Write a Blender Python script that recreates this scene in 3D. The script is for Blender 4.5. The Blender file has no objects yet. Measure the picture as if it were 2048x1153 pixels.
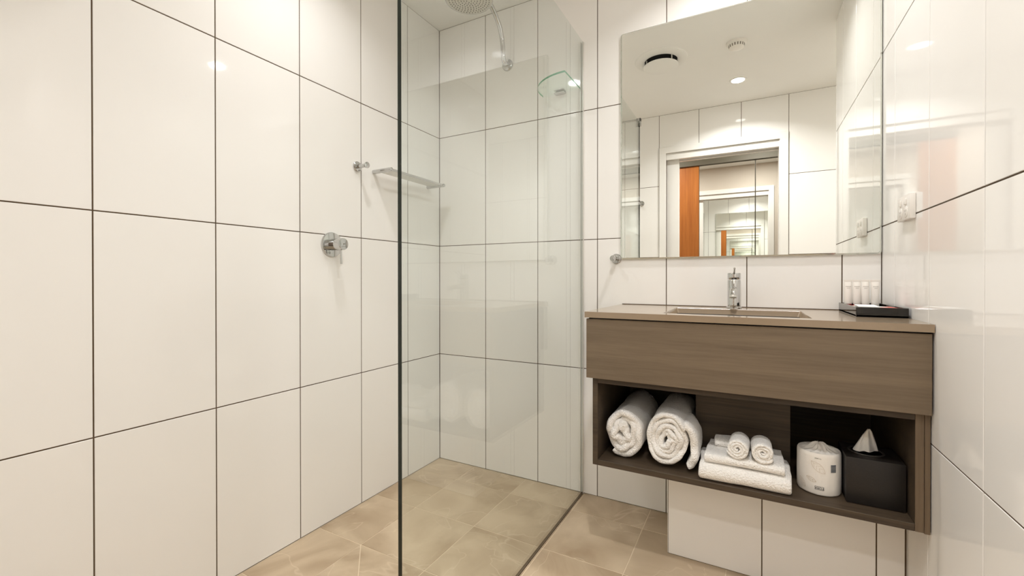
import bpy, bmesh, math, random
from mathutils import Vector, Matrix, noise
random.seed(7)
PI = math.pi
C = bpy.context.scene.collection

# ------------------------------------------------------------------ camera, world, exposure
W, CEIL, FRONT = 1.9228, 2.3811, -1.93          # room: left wall x=0, back wall y=0, right wall x=W
yaw, pitch, roll = 0.497810, 0.0043077, -0.000505
fwd = Vector((-math.sin(yaw)*math.cos(pitch), math.cos(yaw)*math.cos(pitch), -math.sin(pitch)))
r0 = Vector((math.cos(yaw), math.sin(yaw), 0)); u0 = r0.cross(fwd)
rt = r0*math.cos(roll) + u0*math.sin(roll); up = u0*math.cos(roll) - r0*math.sin(roll)
cam = bpy.data.cameras.new('camera'); co = bpy.data.objects.new('camera', cam); C.objects.link(co)
co.matrix_world = Matrix(((rt.x, up.x, -fwd.x, 1.518775), (rt.y, up.y, -fwd.y, -1.949524), (rt.z, up.z, -fwd.z, 1.002601), (0, 0, 0, 1)))
cam.sensor_fit = 'HORIZONTAL'; cam.sensor_width = 36; cam.lens = 36*874.31/2048
cam.shift_y = -(576.5-561.248)/2048; cam.clip_start = 0.01
bpy.context.scene.camera = co
sc = bpy.context.scene
sc.view_settings.view_transform = 'Standard'; sc.view_settings.look = 'None'
sc.view_settings.exposure = 0.10; sc.view_settings.gamma = 1; sc.view_settings.use_curve_mapping = False
cy = sc.cycles
cy.max_bounces = 16; cy.diffuse_bounces = 7; cy.glossy_bounces = 12; cy.transmission_bounces = 8; cy.transparent_max_bounces = 24
cy.sample_clamp_indirect = 6.0; cy.blur_glossy = 0.3
LAMP = 60.0             # glow of the downlight lenses
WATT = dict(entry=9.6, vanity=5.3, shower=3.4, alcove=3.4, hall=10.5)     # light of the downlights; the alcove one is an added, unseen fill
BEAM = 140              # beam of the downlights, degrees
LAMP_COL = (1.0, 0.985, 0.985)
wd = bpy.data.worlds.new('world'); sc.world = wd; wd.use_nodes = True
wd.node_tree.nodes['Background'].inputs[0].default_value = (0.9, 0.85, 0.78, 1)
wd.node_tree.nodes['Background'].inputs[1].default_value = 0.05

# ------------------------------------------------------------------ materials
def srgb(r, g, b):
    f = lambda c: (c/255/12.92) if c/255 <= .04045 else ((c/255+.055)/1.055)**2.4
    return (f(r), f(g), f(b), 1)
def new_mat(name):
    m = bpy.data.materials.new(name); m.use_nodes = True
    return m, m.node_tree.nodes, m.node_tree.links, m.node_tree.nodes['Principled BSDF']
def node(ns, t, **kw):
    n = ns.new(t)
    for k, v in kw.items(): setattr(n, k, v)
    return n
def plain(name, col, rough=.5, metal=0, var=.04, scale=30, bump=0, bscale=200, spec=.5):
    """principled with a little noise in colour and optional fine bump"""
    m, ns, ln, b = new_mat(name)
    b.inputs['Roughness'].default_value = rough; b.inputs['Metallic'].default_value = metal
    b.inputs['Specular IOR Level'].default_value = spec
    tc = node(ns, 'ShaderNodeTexCoord')
    nz = node(ns, 'ShaderNodeTexNoise'); nz.inputs['Scale'].default_value = scale; nz.inputs['Detail'].default_value = 3
    ln.new(tc.outputs['Object'], nz.inputs['Vector'])
    mx = node(ns, 'ShaderNodeMix', data_type='RGBA')
    mx.inputs[6].default_value = tuple(c*(1-var) for c in col[:3])+(1,)
    mx.inputs[7].default_value = tuple(min(1, c*(1+var)) for c in col[:3])+(1,)
    ln.new(nz.outputs['Fac'], mx.inputs[0]); ln.new(mx.outputs[2], b.inputs['Base Color'])
    if bump:
        n2 = node(ns, 'ShaderNodeTexNoise'); n2.inputs['Scale'].default_value = bscale; n2.inputs['Detail'].default_value = 4
        ln.new(tc.outputs['Object'], n2.inputs['Vector'])
        bp = node(ns, 'ShaderNodeBump'); bp.inputs['Strength'].default_value = bump; bp.inputs['Distance'].default_value = .004
        ln.new(n2.outputs['Fac'], bp.inputs['Height']); ln.new(bp.outputs[0], b.inputs['Normal'])
    return m
def tile_mat(name, col, rough):
    m, ns, ln, b = new_mat(name)
    b.inputs['Roughness'].default_value = rough
    oi = node(ns, 'ShaderNodeObjectInfo')
    mx = node(ns, 'ShaderNodeMix', data_type='RGBA')
    mx.inputs[6].default_value = (col[0]*.985, col[1]*.982, col[2]*.975, 1); mx.inputs[7].default_value = col
    ln.new(oi.outputs['Random'], mx.inputs[0]); ln.new(mx.outputs[2], b.inputs['Base Color'])
    tc = node(ns, 'ShaderNodeTexCoord'); nz = node(ns, 'ShaderNodeTexNoise'); nz.inputs['Scale'].default_value = 7
    ln.new(tc.outputs['Object'], nz.inputs['Vector'])
    bp = node(ns, 'ShaderNodeBump'); bp.inputs['Strength'].default_value = .05; bp.inputs['Distance'].default_value = .002
    ln.new(nz.outputs['Fac'], bp.inputs['Height']); ln.new(bp.outputs[0], b.inputs['Normal'])
    return m
def wood(name, dark, light, rough=.5, axis='X', fine=1.0, spec=.35):
    m, ns, ln, b = new_mat(name)
    b.inputs['Roughness'].default_value = rough; b.inputs['Specular IOR Level'].default_value = spec
    tc = node(ns, 'ShaderNodeTexCoord'); mp = node(ns, 'ShaderNodeMapping')
    s = {'X': (5, 90, 140), 'Y': (90, 5, 140), 'Z': (110, 110, 4)}[axis]
    mp.inputs['Scale'].default_value = tuple(v*fine for v in s)
    ln.new(tc.outputs['Object'], mp.inputs['Vector'])
    nz = node(ns, 'ShaderNodeTexNoise'); nz.inputs['Scale'].default_value = 1; nz.inputs['Detail'].default_value = 5; nz.inputs['Roughness'].default_value = .65
    ln.new(mp.outputs[0], nz.inputs['Vector'])
    mp2 = node(ns, 'ShaderNodeMapping'); mp2.inputs['Scale'].default_value = tuple(v*.13*fine for v in s)
    ln.new(tc.outputs['Object'], mp2.inputs['Vector'])
    n2 = node(ns, 'ShaderNodeTexNoise'); n2.inputs['Scale'].default_value = 1; n2.inputs['Detail'].default_value = 2
    ln.new(mp2.outputs[0], n2.inputs['Vector'])
    ad = node(ns, 'ShaderNodeMath', operation='ADD'); ln.new(nz.outputs['Fac'], ad.inputs[0]); ln.new(n2.outputs['Fac'], ad.inputs[1])
    cr = node(ns, 'ShaderNodeValToRGB'); cr.color_ramp.elements[0].position = .35; cr.color_ramp.elements[1].position = .68
    mu = node(ns, 'ShaderNodeMath', operation='MULTIPLY'); mu.inputs[1].default_value = .5
    ln.new(ad.outputs[0], mu.inputs[0]); ln.new(mu.outputs[0], cr.inputs[0])
    cr.color_ramp.elements[0].color = dark; cr.color_ramp.elements[1].color = light
    ln.new(cr.outputs[0], b.inputs['Base Color'])
    bp = node(ns, 'ShaderNodeBump'); bp.inputs['Strength'].default_value = .12; bp.inputs['Distance'].default_value = .001
    ln.new(nz.outputs['Fac'], bp.inputs['Height']); ln.new(bp.outputs[0], b.inputs['Normal'])
    return m
def stone(name):
    """taupe marble-look porcelain floor tile: soft clouds and thin pale veins, different on every tile"""
    m, ns, ln, b = new_mat(name)
    b.inputs['Roughness'].default_value = .38
    tc = node(ns, 'ShaderNodeTexCoord'); oi = node(ns, 'ShaderNodeObjectInfo')
    mu = node(ns, 'ShaderNodeMath', operation='MULTIPLY'); mu.inputs[1].default_value = 37
    ln.new(oi.outputs['Random'], mu.inputs[0])
    va = node(ns, 'ShaderNodeVectorMath', operation='ADD')
    ln.new(tc.outputs['Object'], va.inputs[0]); ln.new(mu.outputs[0], va.inputs[1])
    n1 = node(ns, 'ShaderNodeTexNoise'); n1.inputs['Scale'].default_value = 3.6; n1.inputs['Detail'].default_value = 5; n1.inputs['Distortion'].default_value = 1.2
    ln.new(va.outputs[0], n1.inputs['Vector'])
    cr = node(ns, 'ShaderNodeValToRGB')
    cr.color_ramp.elements[0].position = .3; cr.color_ramp.elements[0].color = srgb(168, 145, 117)
    cr.color_ramp.elements[1].position = .72; cr.color_ramp.elements[1].color = srgb(208, 188, 160)
    ln.new(n1.outputs['Fac'], cr.inputs[0])
    n2 = node(ns, 'ShaderNodeTexNoise'); n2.inputs['Scale'].default_value = 3.2; n2.inputs['Detail'].default_value = 3; n2.inputs['Distortion'].default_value = .8
    ln.new(va.outputs[0], n2.inputs['Vector'])
    sb = node(ns, 'ShaderNodeMath', operation='SUBTRACT'); sb.inputs[1].default_value = .5; ln.new(n2.outputs['Fac'], sb.inputs[0])
    ab = node(ns, 'ShaderNodeMath', operation='ABSOLUTE'); ln.new(sb.outputs[0], ab.inputs[0])
    vr = node(ns, 'ShaderNodeMapRange'); vr.inputs[1].default_value = 0; vr.inputs[2].default_value = .008; vr.inputs[3].default_value = .38; vr.inputs[4].default_value = 0
    ln.new(ab.outputs[0], vr.inputs[0])
    mx = node(ns, 'ShaderNodeMix', data_type='RGBA'); mx.inputs[7].default_value = srgb(226, 208, 182)
    ln.new(vr.outputs[0], mx.inputs[0]); ln.new(cr.outputs[0], mx.inputs[6]); ln.new(mx.outputs[2], b.inputs['Base Color'])
    return m
def glass_mat(name, tint, gl=1.0):
    """clear sheet: tinted see-through plus Fresnel mirror reflection, for both faces of a real slab"""
    m, ns, ln, b = new_mat(name); ns.remove(b)
    out = [n for n in ns if n.type == 'OUTPUT_MATERIAL'][0]
    tr = node(ns, 'ShaderNodeBsdfTransparent'); tr.inputs[0].default_value = tint
    gs = node(ns, 'ShaderNodeBsdfGlossy'); gs.inputs['Roughness'].default_value = 0; gs.inputs[0].default_value = (gl, gl, gl, 1)
    ge = node(ns, 'ShaderNodeNewGeometry')
    mr = node(ns, 'ShaderNodeMapRange'); mr.inputs[3].default_value = 1.5; mr.inputs[4].default_value = 1/1.5
    ln.new(ge.outputs['Backfacing'], mr.inputs[0])
    fr = node(ns, 'ShaderNodeFresnel'); ln.new(mr.outputs[0], fr.inputs[0])
    mx = node(ns, 'ShaderNodeMixShader'); ln.new(fr.outputs[0], mx.inputs[0]); ln.new(tr.outputs[0], mx.inputs[1]); ln.new(gs.outputs[0], mx.inputs[2])
    ln.new(mx.outputs[0], out.inputs[0])
    return m
def emit(name, col, s):
    m, ns, ln, b = new_mat(name)
    b.inputs['Emission Color'].default_value = tuple(col)+(1,); b.inputs['Emission Strength'].default_value = s
    b.inputs['Base Color'].default_value = (.9, .9, .9, 1)
    return m
def terry(name, col, axis=None):
    m, ns, ln, b = new_mat(name)
    b.inputs['Roughness'].default_value = .95; b.inputs['Specular IOR Level'].default_value = .1
    b.inputs['Sheen Weight'].default_value = .25; b.inputs['Sheen Roughness'].default_value = .6
    tc = node(ns, 'ShaderNodeTexCoord')
    n1 = node(ns, 'ShaderNodeTexNoise'); n1.inputs['Scale'].default_value = 240; n1.inputs['Detail'].default_value = 3
    n2 = node(ns, 'ShaderNodeTexVoronoi'); n2.inputs['Scale'].default_value = 210
    ln.new(tc.outputs['Object'], n1.inputs['Vector']); ln.new(tc.outputs['Object'], n2.inputs['Vector'])
    ad = node(ns, 'ShaderNodeMath', operation='ADD'); ln.new(n1.outputs['Fac'], ad.inputs[0]); ln.new(n2.outputs['Distance'], ad.inputs[1])
    bp = node(ns, 'ShaderNodeBump'); bp.inputs['Strength'].default_value = .75; bp.inputs['Distance'].default_value = .0035
    ln.new(ad.outputs[0], bp.inputs['Height']); ln.new(bp.outputs[0], b.inputs['Normal'])
    mx = node(ns, 'ShaderNodeMix', data_type='RGBA'); mx.inputs[6].default_value = tuple(c*.9 for c in col[:3])+(1,); mx.inputs[7].default_value = col
    ln.new(n1.outputs['Fac'], mx.inputs[0]); ln.new(mx.outputs[2], b.inputs['Base Color'])
    return m

M = dict(
    tile=tile_mat('white_gloss_tile', (.905, .888, .86, 1), .045),
    grout=plain('dark_grout', srgb(86, 68, 48), .9, bump=.2),
    floor_grout=plain('pale_grout', srgb(228, 212, 186), .9, bump=.2),
    floor_tile=stone('taupe_floor_tile'),
    ceiling=plain('ceiling_paint', (.87, .865, .835, 1), .85, scale=6, var=.015),
    white_paint=plain('white_gloss_paint', (.84, .82, .78, 1), .3, scale=8, var=.015),
    hall_paint=plain('hall_paint', srgb(206, 195, 182), .8, scale=6, var=.02),
    fascia=plain('olive_grey_laminate', srgb(96, 90, 74), .6, var=.03),
    carpet=plain('hall_carpet', srgb(120, 108, 94), .95, bump=.5, bscale=400),
    glass=glass_mat('clear_glass', (.957, .979, .973, 1), .85),
    shelf_glass=glass_mat('green_tint_glass', (.945, .985, .962, 1)),
    glass_edge=plain('dark_glass_edge', (.010, .016, .011, 1), .12, var=.1),
    glass_rim=plain('grey_green_glass_rim', srgb(186, 196, 180), .15),
    green_edge=plain('green_glass_edge', srgb(52, 150, 108), .12, var=.15, scale=60),
    chrome=plain('chrome', (.60, .60, .595, 1), .05, 1, var=.02),
    satin=plain('satin_metal', (.72, .71, .67, 1), .28, 1, var=.03),
    silver=plain('anodised_channel', (.74, .73, .69, 1), .35, .8, var=.03),
    mirror=plain('mirror_silvering', (.93, .945, .915, 1), 0.0, 1, var=.002),
    mirror_edge=plain('mirror_bevel', (.80, .82, .76, 1), .12, .7, var=.02),
    oak=wood('smoked_oak_laminate', srgb(102, 88, 71), srgb(123, 107, 87), .5, 'X', 1.6),
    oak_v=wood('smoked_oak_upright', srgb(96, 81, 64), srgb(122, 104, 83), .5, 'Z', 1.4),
    oak_shaded=wood('dark_oak_with_shade', srgb(58, 48, 38), srgb(88, 74, 58), .5, 'X'),  # dark interior oak; doubles as painted shade on plumbing cover and right board
    orange_wood=wood('orange_timber_veneer', srgb(150, 82, 26), srgb(196, 122, 54), .45, 'Z', .5),
    top=plain('taupe_solid_surface', srgb(150, 132, 110), .14, var=.03, scale=120),
    dark_gap=plain('shadow_gap', (.02, .018, .015, 1), .9),
    black=plain('black_lacquer', (.014, .012, .010, 1), .07, var=.1),
    black_box=plain('black_leatherette', (.012, .0092, .0075, 1), .45, var=.15, bump=.1, bscale=300),
    black_rim=plain('black_edge', (.05, .045, .04, 1), .3),
    plastic=plain('white_plastic', (.86, .83, .78, 1), .3, var=.01),
    grey_print=plain('grey_print', srgb(120, 112, 102), .8),
    nozzle=plain('rubber_nozzle', srgb(92, 88, 80), .6),
    spray=plain('spray_plate', srgb(206, 202, 190), .35, var=.01),
    black_print=plain('black_print', srgb(40, 38, 36), .8),
    bar_print=plain('slate_print', srgb(86, 92, 100), .8),
    leaf_print=plain('pale_leaf_print', srgb(206, 192, 172), .8),
    tube=plain('white_tube_plastic', (.88, .85, .79, 1), .35, var=.01),
    red=plain('red_cap', srgb(150, 30, 28), .35),
    pink=plain('red_card', srgb(196, 96, 84), .6),
    card=plain('white_card', (.88, .89, .86, 1), .6),
    paper=plain('paper_wrap', (.84, .80, .73, 1), .7, var=.03, bump=.25, bscale=60),
    tissue=plain('tissue_paper', (.86, .83, .76, 1), .9, bump=.2, bscale=90),
    terry=terry('white_terry', (.95, .925, .88, 1)),
    vent_dark=plain('vent_duct_dark', (.004, .004, .004, 1), .9),
    lamp=emit('downlight_lens', LAMP_COL, LAMP),
    hall_lamp=emit('hall_downlight_lens', (1, .93, .84), LAMP),
)

# ------------------------------------------------------------------ geometry helpers
class MB:
    """collects pieces (world coordinates) that become ONE mesh object"""
    def __init__(self): self.bm = bmesh.new()
    def _add(self, vs, fs, smooth=False):
        v = [self.bm.verts.new(p) for p in vs]
        for f in fs:
            try:
                q = self.bm.faces.new([v[i] for i in f]); q.smooth = smooth
            except ValueError: pass
        return self
    def box(self, x0, x1, y0, y1, z0, z1, bev=0, seg=1):
        b = bmesh.new(); bmesh.ops.create_cube(b, size=1)
        for v in b.verts: v.co = Vector(((x0+x1)/2+v.co.x*(x1-x0), (y0+y1)/2+v.co.y*(y1-y0), (z0+z1)/2+v.co.z*(z1-z0)))
        if bev: bmesh.ops.bevel(b, geom=list(b.edges), offset=bev, segments=seg, profile=.5, affect='EDGES')
        return self.merge(b, smooth=bev > 0 and seg > 1)
    def merge(self, b, mat=None, smooth=None):
        idx = {}
        for v in b.verts: idx[v] = self.bm.verts.new(mat @ v.co if mat else v.co)
        for f in b.faces:
            try:
                q = self.bm.faces.new([idx[v] for v in f.verts]); q.smooth = f.smooth if smooth is None else smooth
            except ValueError: pass
        b.free(); return self
    def lathe(self, prof, origin, axis=(0, 0, 1), n=32, smooth=True, sx=1, sy=1):
        """prof: (radius, height) pairs, turned round axis at origin"""
        a = Vector(axis).normalized(); t = Vector((0, 0, 1)) if abs(a.z) < .9 else Vector((1, 0, 0))
        e1 = t.cross(a).normalized(); e2 = a.cross(e1); o = Vector(origin)
        vs, fs = [], []
        for r, h in prof:
            for k in range(n):
                q = 2*PI*k/n; vs.append(o+a*h+e1*(r*sx*math.cos(q))+e2*(r*sy*math.sin(q)))
        for i in range(len(prof)-1):
            for k in range(n): fs.append((i*n+k, i*n+(k+1) % n, (i+1)*n+(k+1) % n, (i+1)*n+k))
        fs.append(tuple(range(n))[::-1]); fs.append(tuple((len(prof)-1)*n+k for k in range(n)))
        s = self._add(vs, fs, smooth)
        return s
    def cyl(self, p0, p1, r, n=20, bev=.0):
        p0, p1 = Vector(p0), Vector(p1); L = (p1-p0).length
        pr = [(r, 0), (r, L)] if not bev else [(r-bev, 0), (r, bev), (r, L-bev), (r-bev, L)]
        return self.lathe(pr, p0, p1-p0, n)
    def tube(self, pts, rad, n=14):
        pts = [Vector(p) for p in pts]; rad = rad if isinstance(rad, (list, tuple)) else [rad]*len(pts)
        vs, fs = [], []; e1 = None
        for i, p in enumerate(pts):
            t = (pts[min(i+1, len(pts)-1)]-pts[max(i-1, 0)]).normalized()
            if e1 is None:
                h = Vector((0, 0, 1)) if abs(t.z) < .9 else Vector((1, 0, 0)); e1 = t.cross(h).normalized()
            e1 = (e1-t*e1.dot(t)).normalized(); e2 = t.cross(e1)
            for k in range(n):
                q = 2*PI*k/n; vs.append(p+(e1*math.cos(q)+e2*math.sin(q))*rad[i])
        for i in range(len(pts)-1):
            for k in range(n): fs.append((i*n+k, i*n+(k+1) % n, (i+1)*n+(k+1) % n, (i+1)*n+k))
        fs.append(tuple(range(n))[::-1]); fs.append(tuple((len(pts)-1)*n+k for k in range(n)))
        return self._add(vs, fs, True)
    def prism(self, poly, z0, z1, axis='z'):
        n = len(poly); mk = {'z': lambda p, h: (p[0], p[1], h), 'y': lambda p, h: (p[0], h, p[1]), 'x': lambda p, h: (h, p[0], p[1])}[axis]
        vs = [mk(p, z0) for p in poly]+[mk(p, z1) for p in poly]
        fs = [tuple(range(n))[::-1], tuple(range(n, 2*n))]+[(i, (i+1) % n, n+(i+1) % n, n+i) for i in range(n)]
        return self._add(vs, fs)
    def loops(self, rings, smooth=True, cap=True):
        n = len(rings[0]); vs = [p for r in rings for p in r]
        fs = [(i*n+k, i*n+(k+1) % n, (i+1)*n+(k+1) % n, (i+1)*n+k) for i in range(len(rings)-1) for k in range(n)]
        if cap: fs += [tuple(range(n))[::-1], tuple((len(rings)-1)*n+k for k in range(n))]
        return self._add(vs, fs, smooth)
    def mesh(self, name, mat, off=None, sharp=.7):
        if off is not None: bmesh.ops.translate(self.bm, verts=self.bm.verts, vec=-Vector(off))
        bmesh.ops.recalc_face_normals(self.bm, faces=self.bm.faces)
        for e in self.bm.edges:
            if len(e.link_faces) == 2 and e.calc_face_angle(0) > sharp: e.smooth = False
        me = bpy.data.meshes.new(name); self.bm.to_mesh(me); self.bm.free()
        me.materials.append(mat); return me
    def build(self, name, mat, parent=None, sharp=.7):
        root = parent
        while root is not None and root.parent is not None: root = root.parent
        me = self.mesh(name, mat, root.location if root is not None else None, sharp)
        o = bpy.data.objects.new(name, me); C.objects.link(o)
        if parent is not None: o.parent = parent
        return o
def thing(name, label, cat, loc, group=None):
    o = bpy.data.objects.new(name, None); C.objects.link(o); o.location = loc; o.empty_display_size = .05
    o['label'] = label; o['category'] = cat
    if group: o['group'] = group
    return o
def copy_thing(src, loc, label, rotz=0, group=None):
    r = src.copy(); C.objects.link(r); r.location = loc; r.rotation_euler = (0, 0, rotz); r['label'] = label
    if group: r['group'] = group
    for ch in src.children:
        c = ch.copy(); C.objects.link(c); c.parent = r
        for g in ch.children:
            q = g.copy(); C.objects.link(q); q.parent = c
    return r
def struct(name, mb, mat, parent=None):
    o = mb.build(name, mat, parent)
    if parent is None: o['kind'] = 'structure'
    return o
def nz(x, y, z=0): return noise.noise(Vector((x, y, z)))
def text_faces(body, size):
    """flat text as (verts, faces) in x,y, centred"""
    cu = bpy.data.curves.new('t', 'FONT'); cu.body = body; cu.size = size; cu.align_x = 'CENTER'; cu.align_y = 'CENTER'
    o = bpy.data.objects.new('t', cu); C.objects.link(o)
    dg = bpy.context.evaluated_depsgraph_get(); me = bpy.data.meshes.new_from_object(o.evaluated_get(dg))
    vs = [v.co.copy() for v in me.vertices]; fs = [tuple(p.vertices) for p in me.polygons]
    bpy.data.objects.remove(o); bpy.data.curves.remove(cu); bpy.data.meshes.remove(me)
    return vs, fs

# ------------------------------------------------------------------ tiles
TILE_CACHE = {}
def tile_mesh(w, h, t, normal, mat, ch=.0009):
    """one tile: w across, h up, front face at 0 looking along normal, t thick, chamfered arris"""
    key = (round(w, 4), round(h, 4), t, normal, mat.name)
    if key in TILE_CACHE: return TILE_CACHE[key]
    A = {'+x': ((0, 1, 0), (0, 0, 1), (1, 0, 0)), '-x': ((0, 1, 0), (0, 0, 1), (-1, 0, 0)), '-y': ((1, 0, 0), (0, 0, 1), (0, -1, 0)),
         '+y': ((1, 0, 0), (0, 0, 1), (0, 1, 0)), '+z': ((1, 0, 0), (0, 1, 0), (0, 0, 1))}[normal]
    a, b, n = (Vector(v) for v in A)
    rings = []
    for d, i in ((-t, 0), (-ch, 0), (0, ch)):
        rings.append([a*(sx*(w/2-i))+b*(sy*(h/2-i))+n*d for sx, sy in ((-1, -1), (1, -1), (1, 1), (-1, 1))])
    mb = MB(); mb.loops(rings, smooth=False)
    me = mb.mesh('tile', mat); TILE_CACHE[key] = me; return me
def put_tile(parent, me, loc):
    o = bpy.data.objects.new('tile', me); C.objects.link(o); o.parent = parent; o.location = loc
    return o
J = .0034                                     # joint width
ROWS = [0.0, .5826, 1.1827, 1.7828, CEIL]     # heights of the horizontal joints
def tile_wall(parent, us, vs, place, normal, holes=()):
    """tiles between successive joint lines us x vs; place(u, v) -> location"""
    for i in range(len(us)-1):
        for k in range(len(vs)-1):
            rects = [(us[i], us[i+1], vs[k], vs[k+1])]
            for (a0, a1, b0, b1) in holes:
                nr = []
                for (p, q, r, s) in rects:
                    if q <= a0+.001 or p >= a1-.001 or s <= b0+.001 or r >= b1-.001: nr.append((p, q, r, s)); continue
                    if s > b1+.02: nr.append((p, q, b1, s))
                    if p < a0-.02: nr.append((p, a0, r, min(s, b1)))
                    if q > a1+.02: nr.append((a1, q, r, min(s, b1)))
                rects = nr
            for (p, q, r, s) in rects:
                if q-p < .012 or s-r < .012: continue
                put_tile(parent, tile_mesh(q-p-J, s-r-J, .008, normal, M['tile']), place((p+q)/2, (r+s)/2))
T = .302
G = .0016                                     # joint depth
# ------------------------------------------------------------------ room shell
floor = struct('floor', MB().box(-.12, 2.95, -2.0, .12, -.10, -.0012), M['floor_grout'])
ceiling = struct('ceiling', MB().box(-.6, 3.0, -3.75, .12, CEIL, CEIL+.08), M['ceiling'])
wl = struct('wall_left', MB().box(-.12, -G, FRONT-.002, 0, 0, CEIL), M['grout'])
us = [0, -.257]
while us[-1] > FRONT+.31: us.append(us[-1]-T)
us.append(FRONT); us = us[::-1]
tile_wall(wl, us, ROWS, lambda u, v: (0, u, v), '+x')
wb = struct('wall_back', MB().box(-.12, W+.12, G, .12, 0, CEIL), M['grout'])
us = [0]+[.3012+T*i for i in range(6)]+[W]
tile_wall(wb, us, ROWS, lambda u, v: (u, 0, v), '-y')
wr = struct('wall_right', MB().box(W+G, W+.11, -.952, .001, 0, CEIL), M['grout'])
us = [-.952, -.7556, -.4536, -.1516, 0]
tile_wall(wr, us, ROWS, lambda u, v: (W, u, v), '-x')
# end of the right wall and the alcove beyond it (seen only at its edge in the mirror)
wa = struct('wall_alcove', MB().box(W+.11, 2.95, -.952, -.85, 0, CEIL), M['white_paint'])
wr2 = struct('wall_alcove_right', MB().box(2.85, 2.95, -2.06, -.952, 0, CEIL), M['white_paint'])
ec = MB().box(W+.0005, W+.11, -.9535, -.952, 0, CEIL).build('corner_trim', M['white_paint'], wr)
# front wall: two skins either side of the pocket the door slides into
DO, DR, DH = .90, 1.7185, 2.052               # door opening
fw = struct('wall_front', MB().box(-.12, DO, FRONT-.04, FRONT-G, 0, CEIL).box(DR, 2.95, FRONT-.13, FRONT-G, 0, CEIL)
            .box(DO, DR, FRONT-.13, FRONT-G, DH, CEIL), M['grout'])
us = [0, .252, .554, DO-.056, 1.155, 1.46, DR+.056, 2.0635, 2.3655, 2.6675, 2.85]
tile_wall(fw, us, ROWS, lambda u, v: (u, FRONT, v), '+y', holes=[(DO-.056, DR+.056, 0, DH+.053)])
wo = struct('wall_hall', MB().box(-.6, DO, FRONT-.13, FRONT-.095, 0, CEIL), M['hall_paint'])
MB().box(DR, 3.0, FRONT-.135, FRONT-.131, 0, CEIL).box(DO, DR, FRONT-.135, FRONT-.131, DH, CEIL).build('plaster', M['hall_paint'], wo)
struct('wall_hall_left', MB().box(-.7, -.6, -3.75, FRONT-.095, 0, CEIL), M['hall_paint'])
struct('wall_hall_right', MB().box(2.95, 3.05, -3.75, FRONT-.13, 0, CEIL), M['hall_paint'])
struct('wall_hall_back', MB().box(-.7, 3.05, -3.75, -3.65, 0, CEIL).box(-.6, .7985, -3.65, -3.08, 0, CEIL).box(2.1015, 2.95, -3.65, -3.08, 0, CEIL), M['hall_paint'])
struct('floor_hall', MB().box(-.7, 3.05, -3.75, -2.0, -.10, 0), M['carpet'])
# door lining, architraves and the sliding leaf peeping out of its pocket
tr = struct('trim_1', MB().box(DO-.054, DO+.001, FRONT-.001, FRONT+.012, 0, DH+.052, .002), M['white_paint'])
MB().box(DR-.001, DR+.054, FRONT-.001, FRONT+.012, 0, DH+.052, .002).build('architrave', M['white_paint'], tr)
MB().box(DO-.054, DR+.054, FRONT-.001, FRONT+.0125, DH, DH+.0525, .002).build('architrave', M['white_paint'], tr)
MB().box(DR-.006, DR+.001, FRONT-.13, FRONT, 0, DH).build('door_lining', M['white_paint'], tr)
MB().box(DO+.001, DR-.006, FRONT-.040, FRONT-.006, 2.0, DH).box(DO+.001, DR-.006, FRONT-.13, FRONT-.095, 2.0, DH).build('pelmet', M['white_paint'], tr)
t2 = struct('trim_2', MB().box(DO-.054, DO+.001, FRONT-.147, FRONT-.129, 0, DH+.052, .002), M['white_paint'])
MB().box(DR-.001, DR+.054, FRONT-.150, FRONT-.134, 0, DH+.052, .002).build('architrave', M['white_paint'], t2)
MB().box(DO-.054, DR+.054, FRONT-.1505, FRONT-.134, DH, DH+.0525, .002).build('architrave', M['white_paint'], t2)
d1 = struct('door_1', MB().box(.15, .996, FRONT-.088, FRONT-.047, .008, 2.03, .002), M['white_paint'])
# boxed-out pipe duct under the vanity
YB, XB = -.281, 1.257
bx = struct('wall_boxing', MB().box(XB+G, W, YB+G, 0, 0, .352), M['grout'])
for (p, q) in ((XB+.0014, 1.556), (1.556, 1.854), (1.854, W-.002)):
    put_tile(bx, tile_mesh(q-p-J, .352-J, .008, '-y', M['tile']), ((p+q)/2, YB, .176))
put_tile(bx, tile_mesh(-YB-J, .352-J, .008, '-x', M['tile']), (XB, YB/2, .176))
# floor tiles, cut into triangles where the shower floor folds towards its drain
fx = [-.0, .234, .540, .845, 1.1435, 1.449, 1.755, 1.9228, 2.06, 2.366, 2.672, 2.86]
fy = [-2.0, -1.695, -1.39, -1.085, -.779, -.473, -.167, 0]
JF = .0028
for i in range(len(fx)-1):
    for k in range(len(fy)-1):
        p, q, r, s = fx[i], fx[i+1], fy[k], fy[k+1]
        if p > W-.01 and s > -.9: continue
        if (i, k) in ((1, 3), (2, 2)):
            c = ((p+q)/2, (r+s)/2, 0); w, h = (q-p-JF)/2, (s-r-JF)/2; g = JF*.8
            for tri in (((-w, -h), (w-g, -h), (-w, h-g)), ((w, h), (-w+g, h), (w, -h+g))):
                mb = MB(); mb.loops([[Vector((a, b, z)) for a, b in tri] for z in (-.008, 0)], smooth=False)
                put_tile(floor, mb.mesh('tile', M['floor_tile']), c)
            continue
        put_tile(floor, tile_mesh(q-p-JF, s-r-JF, .008, '+z', M['floor_tile'], .0006), ((p+q)/2, (r+s)/2, 0))

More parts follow.
